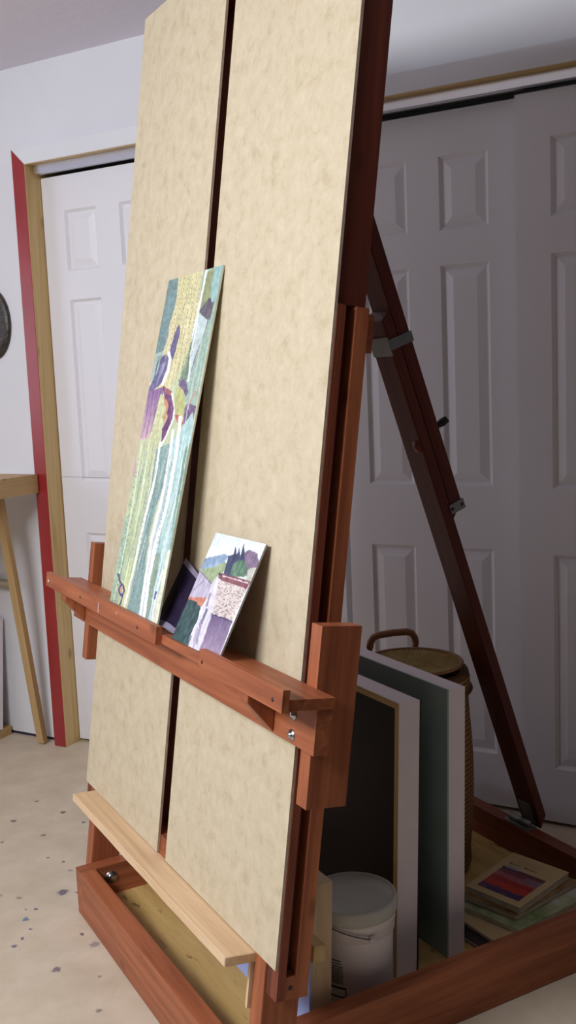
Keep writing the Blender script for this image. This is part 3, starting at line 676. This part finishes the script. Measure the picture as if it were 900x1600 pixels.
booklet('folder', [(.741, .704), (.575, .700), (.575, .985), (.800, .985)], .0525, .0065, TAN, 'plain tan card folder under the green and white magazine', 'folder')
booklet('magazine', [(.757, .768), (.60, .728), (.545, .985), (.728, 1.025)], .0600, .010, GREENW, 'green and white magazine below the two upper booklets', 'magazine')
booklet('booklet', [(.722, .788), (.580, .745), (.535, .975), (.684, 1.018)], .0710, .0125, OLIVE, 'brown picture-covered booklet just under the top booklet')
root, cov, M, c = booklet('booklet', [(.724, .798), (.577, .762), (.511, .968), (.664, 1.007)], .0845, .0145, TAN, 'tan booklet with a red landscape picture, topmost of the pile')
def bil(s_, t_, z):                                                 # s along the lower edge from left, t from bottom to top
    a_, b_, d_, e_ = Vector((.577, .762, 0)), Vector((.724, .798, 0)), Vector((.664, 1.007, 0)), Vector((.511, .968, 0))
    v = a_.lerp(b_, s_).lerp(e_.lerp(d_, s_), t_); v.z = z; return v-Vector((c.x, c.y, 0))+Vector((0, 0, -c.z))
nb = 60; pb = bmesh.new(); lay = pb.verts.layers.float_color.new('art'); gr = []
rs = np.random.RandomState(2)
def sunset(s_, t_):
    n_ = noise.noise(Vector((s_*4, t_*14, 0)))*.5; y = t_+n_*.12
    col = (70, 44, 96) if y < .2 else (196, 56, 40) if y < .42 else (168, 40, 44) if y < .58 else (172, 96, 104) if y < .76 else (126, 70, 84) if y < .9 else (96, 60, 60)
    if y < .26 and n_ > .1: col = (120, 66, 90)
    if s_ > .62 and .64 < t_ < .86: col = (140, 110, 120)
    return col
for j in range(nb+1):
    row = []
    for i in range(nb+1):
        s_, t_ = i/nb, j/nb; v = pb.verts.new(bil(.12+.76*s_, .10+.56*t_, .0992)); v[lay] = lin(sunset(s_, t_)); row.append(v)
    gr.append(row)
for j in range(nb):
    for i in range(nb): pb.faces.new((gr[j][i], gr[j][i+1], gr[j+1][i+1], gr[j+1][i]))
put('cover_picture', pb, attr_mat('cover_picture_ink', .45), M, cov)
def strip(name, rects, mat, z):
    bm = bmesh.new()
    for s0, s1, t0, t1 in rects: bm.faces.new([bm.verts.new(bil(*q_, z)) for q_ in ((s0, t0), (s1, t0), (s1, t1), (s0, t1))])
    return put(name, bm, mat, M, cov)
rows_ = []; x = .14                                                  # small dark title of two words, unreadable in the photo
for w_, g_ in ((.030, 0), (.022, 0), (.026, 0), (.018, 0), (.026, 0), (.020, 0), (.022, .05), (.034, 0), (.020, 0), (.026, 0), (.020, 0), (.028, 0), (.022, 0), (.026, 0)):
    rows_.append((x, x+w_, .745, .762+(.012 if w_ > .029 else 0))); x += w_+.008+g_
strip('title', rows_, BLACKM, .0992)
strip('small_print', [(.22, .62, .80+k*.022, .806+k*.022) for k in range(5)], plain('faint_print', (170, 148, 116), .6), .0992)
strip('barcode', [(.16, .40, .645, .70)], plain('label_white', (186, 186, 200), .5), .0994)
strip('barcode_bars', [(.18+k*.022, .188+k*.022, .652, .692) for k in range(9)], plain('label_ink', (80, 80, 110), .5), .0996)

# ------------------------------------------------------------------ left edge of the room
def lb2(name, r, mats, bev=.003, parent=None): return board(name, L, r, mats, parent, bev)
tbm = L @ Vector((-.55, -.55, 0))
wt = thing('workbench', tbm, 'bare pine wall bench at the far left beside the red casing', 'bench')
OAK = [wood('bench_pine_'+'xyz'[i], (166, 134, 88), (186, 152, 104), (198, 166, 118), i, .5, True, .3) for i in range(3)]
lb2('bench_top', (-1.3, -.036, -1.35, -.006, .990, 1.003), OAK[0], .002, wt)
lb2('side_apron', (-.058, -.036, -1.35, -.006, .937, .9895), OAK[1], .002, wt)
lb2('front_apron', (-1.3, -.0585, -1.35, -1.33, .937, .9895), OAK[0], .002, wt)
for x_ in (-1.28,): lb2('leg', (x_, x_+.06, -1.32, -1.26, .001, .9365), OAK[2], .002, wt)
lb2('leg', (-1.28, -1.22, -.07, -.01, .001, .9365), OAK[2], .002, wt)
p0 = Vector((-.112, .0, 0)); p1 = Vector((-.100, -.138, .9355)); d = (p1-p0).normalized(); ex = Vector((1, 0, 0)); ex = (ex-d*ex.dot(d)).normalized(); ey = d.cross(ex)
bm = bmesh.new(); ln = (p1-p0).length; addbox(bm, -.016, .016, -.011, .011, .006, ln-.002); bevel(bm, .004)
tag(put('wooden_strip', bm, OAK[2], L @ frame(p0, ex, ey, d)), 'thin pine strip leaning under the bench against the white wall', 'strip')
pip = L @ Vector((-.24, .0, .60)); bm = tube_bm([(-.95, -.010, .606), (-.212, -.010, .600)], .021, 20, False)
rt = thing('pipe', L @ Vector((-.5, -.01, .60)), 'grey tube end fixed to the wall below the bench', 'pipe')
put('tube', tube_bm([(-.95, .010, .606), (-.209, .010, .590)], .0175, 20), plain('grey_tan_pipe', (170, 158, 140), .45, .2), L, rt, True)
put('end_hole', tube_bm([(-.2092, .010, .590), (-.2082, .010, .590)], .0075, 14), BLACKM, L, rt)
pq = thing('wall_plaque', L @ Vector((-.238, .03, 1.54)), 'dark carved oval plaque hanging on the wall at the far left', 'plaque')
def plaque_mat():
    t = NT('dark_carved_plaque'); f = t.noise(t.coord(), 22, 5, .7, 1.5)
    c = t.ramp(f, [(.3, (28, 24, 26)), (.5, (62, 52, 46)), (.58, (58, 66, 60)), (.64, (96, 60, 50)), (.7, (60, 84, 120))]); t.bump(f, .6, .004); return t.out(c, .35)
pf = lathe_bm([(0, .022), (.5, .020), (.8, .016), (.93, .013), (1.0, .006), (1.0, 0), (0, 0)], 48)
for v in pf.verts: v.co = Vector((v.co.x*.088, v.co.z, v.co.y*.127*(1 if v.co.y > 0 else 1)))
put('plaque_body', pf, plaque_mat(), L @ Matrix.Translation(Vector((-.238, .0395, 1.54))) @ Matrix.Rotation(math.pi, 4, 'Z'), pq, True)
put('hanging_loop', tube_bm([(-.238+.006*math.cos(t_), .035, 1.672+.008*math.sin(t_)) for t_ in [2*math.pi*k/16 for k in range(17)]], .001, 6, False), DULL, L, pq, True)
# framed board on a wood block at the bottom left
fb = thing('framed_board', L @ Vector((-.5, -.02, 0)), 'white-framed board leaning on the wall at the far left floor', 'frame')
FM = L @ Matrix.Translation(Vector((-.42, -.035, .036))) @ Matrix.Rotation(R(-6), 4, 'X')
for nm, r in (('frame_bar', (.10, .125, 0, .02, 0, .42)), ('frame_bar', (-.40, -.375, 0, .02, 0, .42)), ('frame_bar', (-.3745, .0995, 0, .02, 0, .022)), ('frame_bar', (-.3745, .0995, 0, .02, .398, .42))):
    board(nm, FM, r, WHITEC, fb, .002)
board('backing', FM, (-.3745, .0995, .009, .013, .0225, .3975), plain('pink_grey_board', (150, 120, 116), .7, var=14), fb, .0005)
tag(lb2('wood_block', (-.84, -.297, -.05, .03, .0005, .034), OAK[0], .002), 'low pine block on the floor under the white-framed board', 'block')

# ------------------------------------------------------------------ light
def area(name, loc, target, sx, sy, power, col):
    l = bpy.data.lights.new(name, 'AREA'); l.shape = 'RECTANGLE'; l.size = sx; l.size_y = sy; l.energy = power; l.color = col
    o = bpy.data.objects.new(name, l); C.objects.link(o); o.location = loc
    o.rotation_euler = (Vector(target)-Vector(loc)).to_track_quat('-Z', 'Y').to_euler(); return o
wc = L @ Vector((U0-.13, (WN0+WN1)/2, (WZ0+WZ1)/2))
area('window_daylight', wc, L @ Vector((0, -1.8, 1.2)), WN1-WN0, WZ1-WZ0, 15, (.80, .86, 1.0))
fx = L @ Vector((.72, -3.0, 2.27))
area('ceiling_fixture', fx, fx-Vector((0, 0, .9))+(L @ Vector((.15, 1.0, 0))-L @ Vector((0, 0, 0))), 1.3, .6, 74, (.93, .955, 1.0))
w = bpy.data.worlds.new('World'); bpy.context.scene.world = w; w.use_nodes = True
w.node_tree.nodes['Background'].inputs[0].default_value = (.55, .68, 1, 1); w.node_tree.nodes['Background'].inputs[1].default_value = 1.0

# ------------------------------------------------------------------ camera
cd = bpy.data.cameras.new('camera'); cam = bpy.data.objects.new('camera', cd); C.objects.link(cam)
cd.sensor_fit = 'VERTICAL'; cd.sensor_height = 36; cd.lens = 1597.995/1600*36; cd.clip_start = .02
r_, u_, f_ = Vector((.48806, .87182, -.04169)), Vector((-.0923, .0991, .9908)), Vector((-.8679, .4798, -.1288))
f_.normalize(); u_ = (u_-f_*u_.dot(f_)).normalized(); r_ = f_.cross(u_)
cam.matrix_world = frame((2.3844, -.6728, 1.2999), r_, u_, -f_)
sc = bpy.context.scene; sc.camera = cam
sc.view_settings.view_transform = 'Standard'; sc.view_settings.look = 'None'; sc.view_settings.exposure = .08; sc.view_settings.gamma = 1
sc.view_settings.use_curve_mapping = False
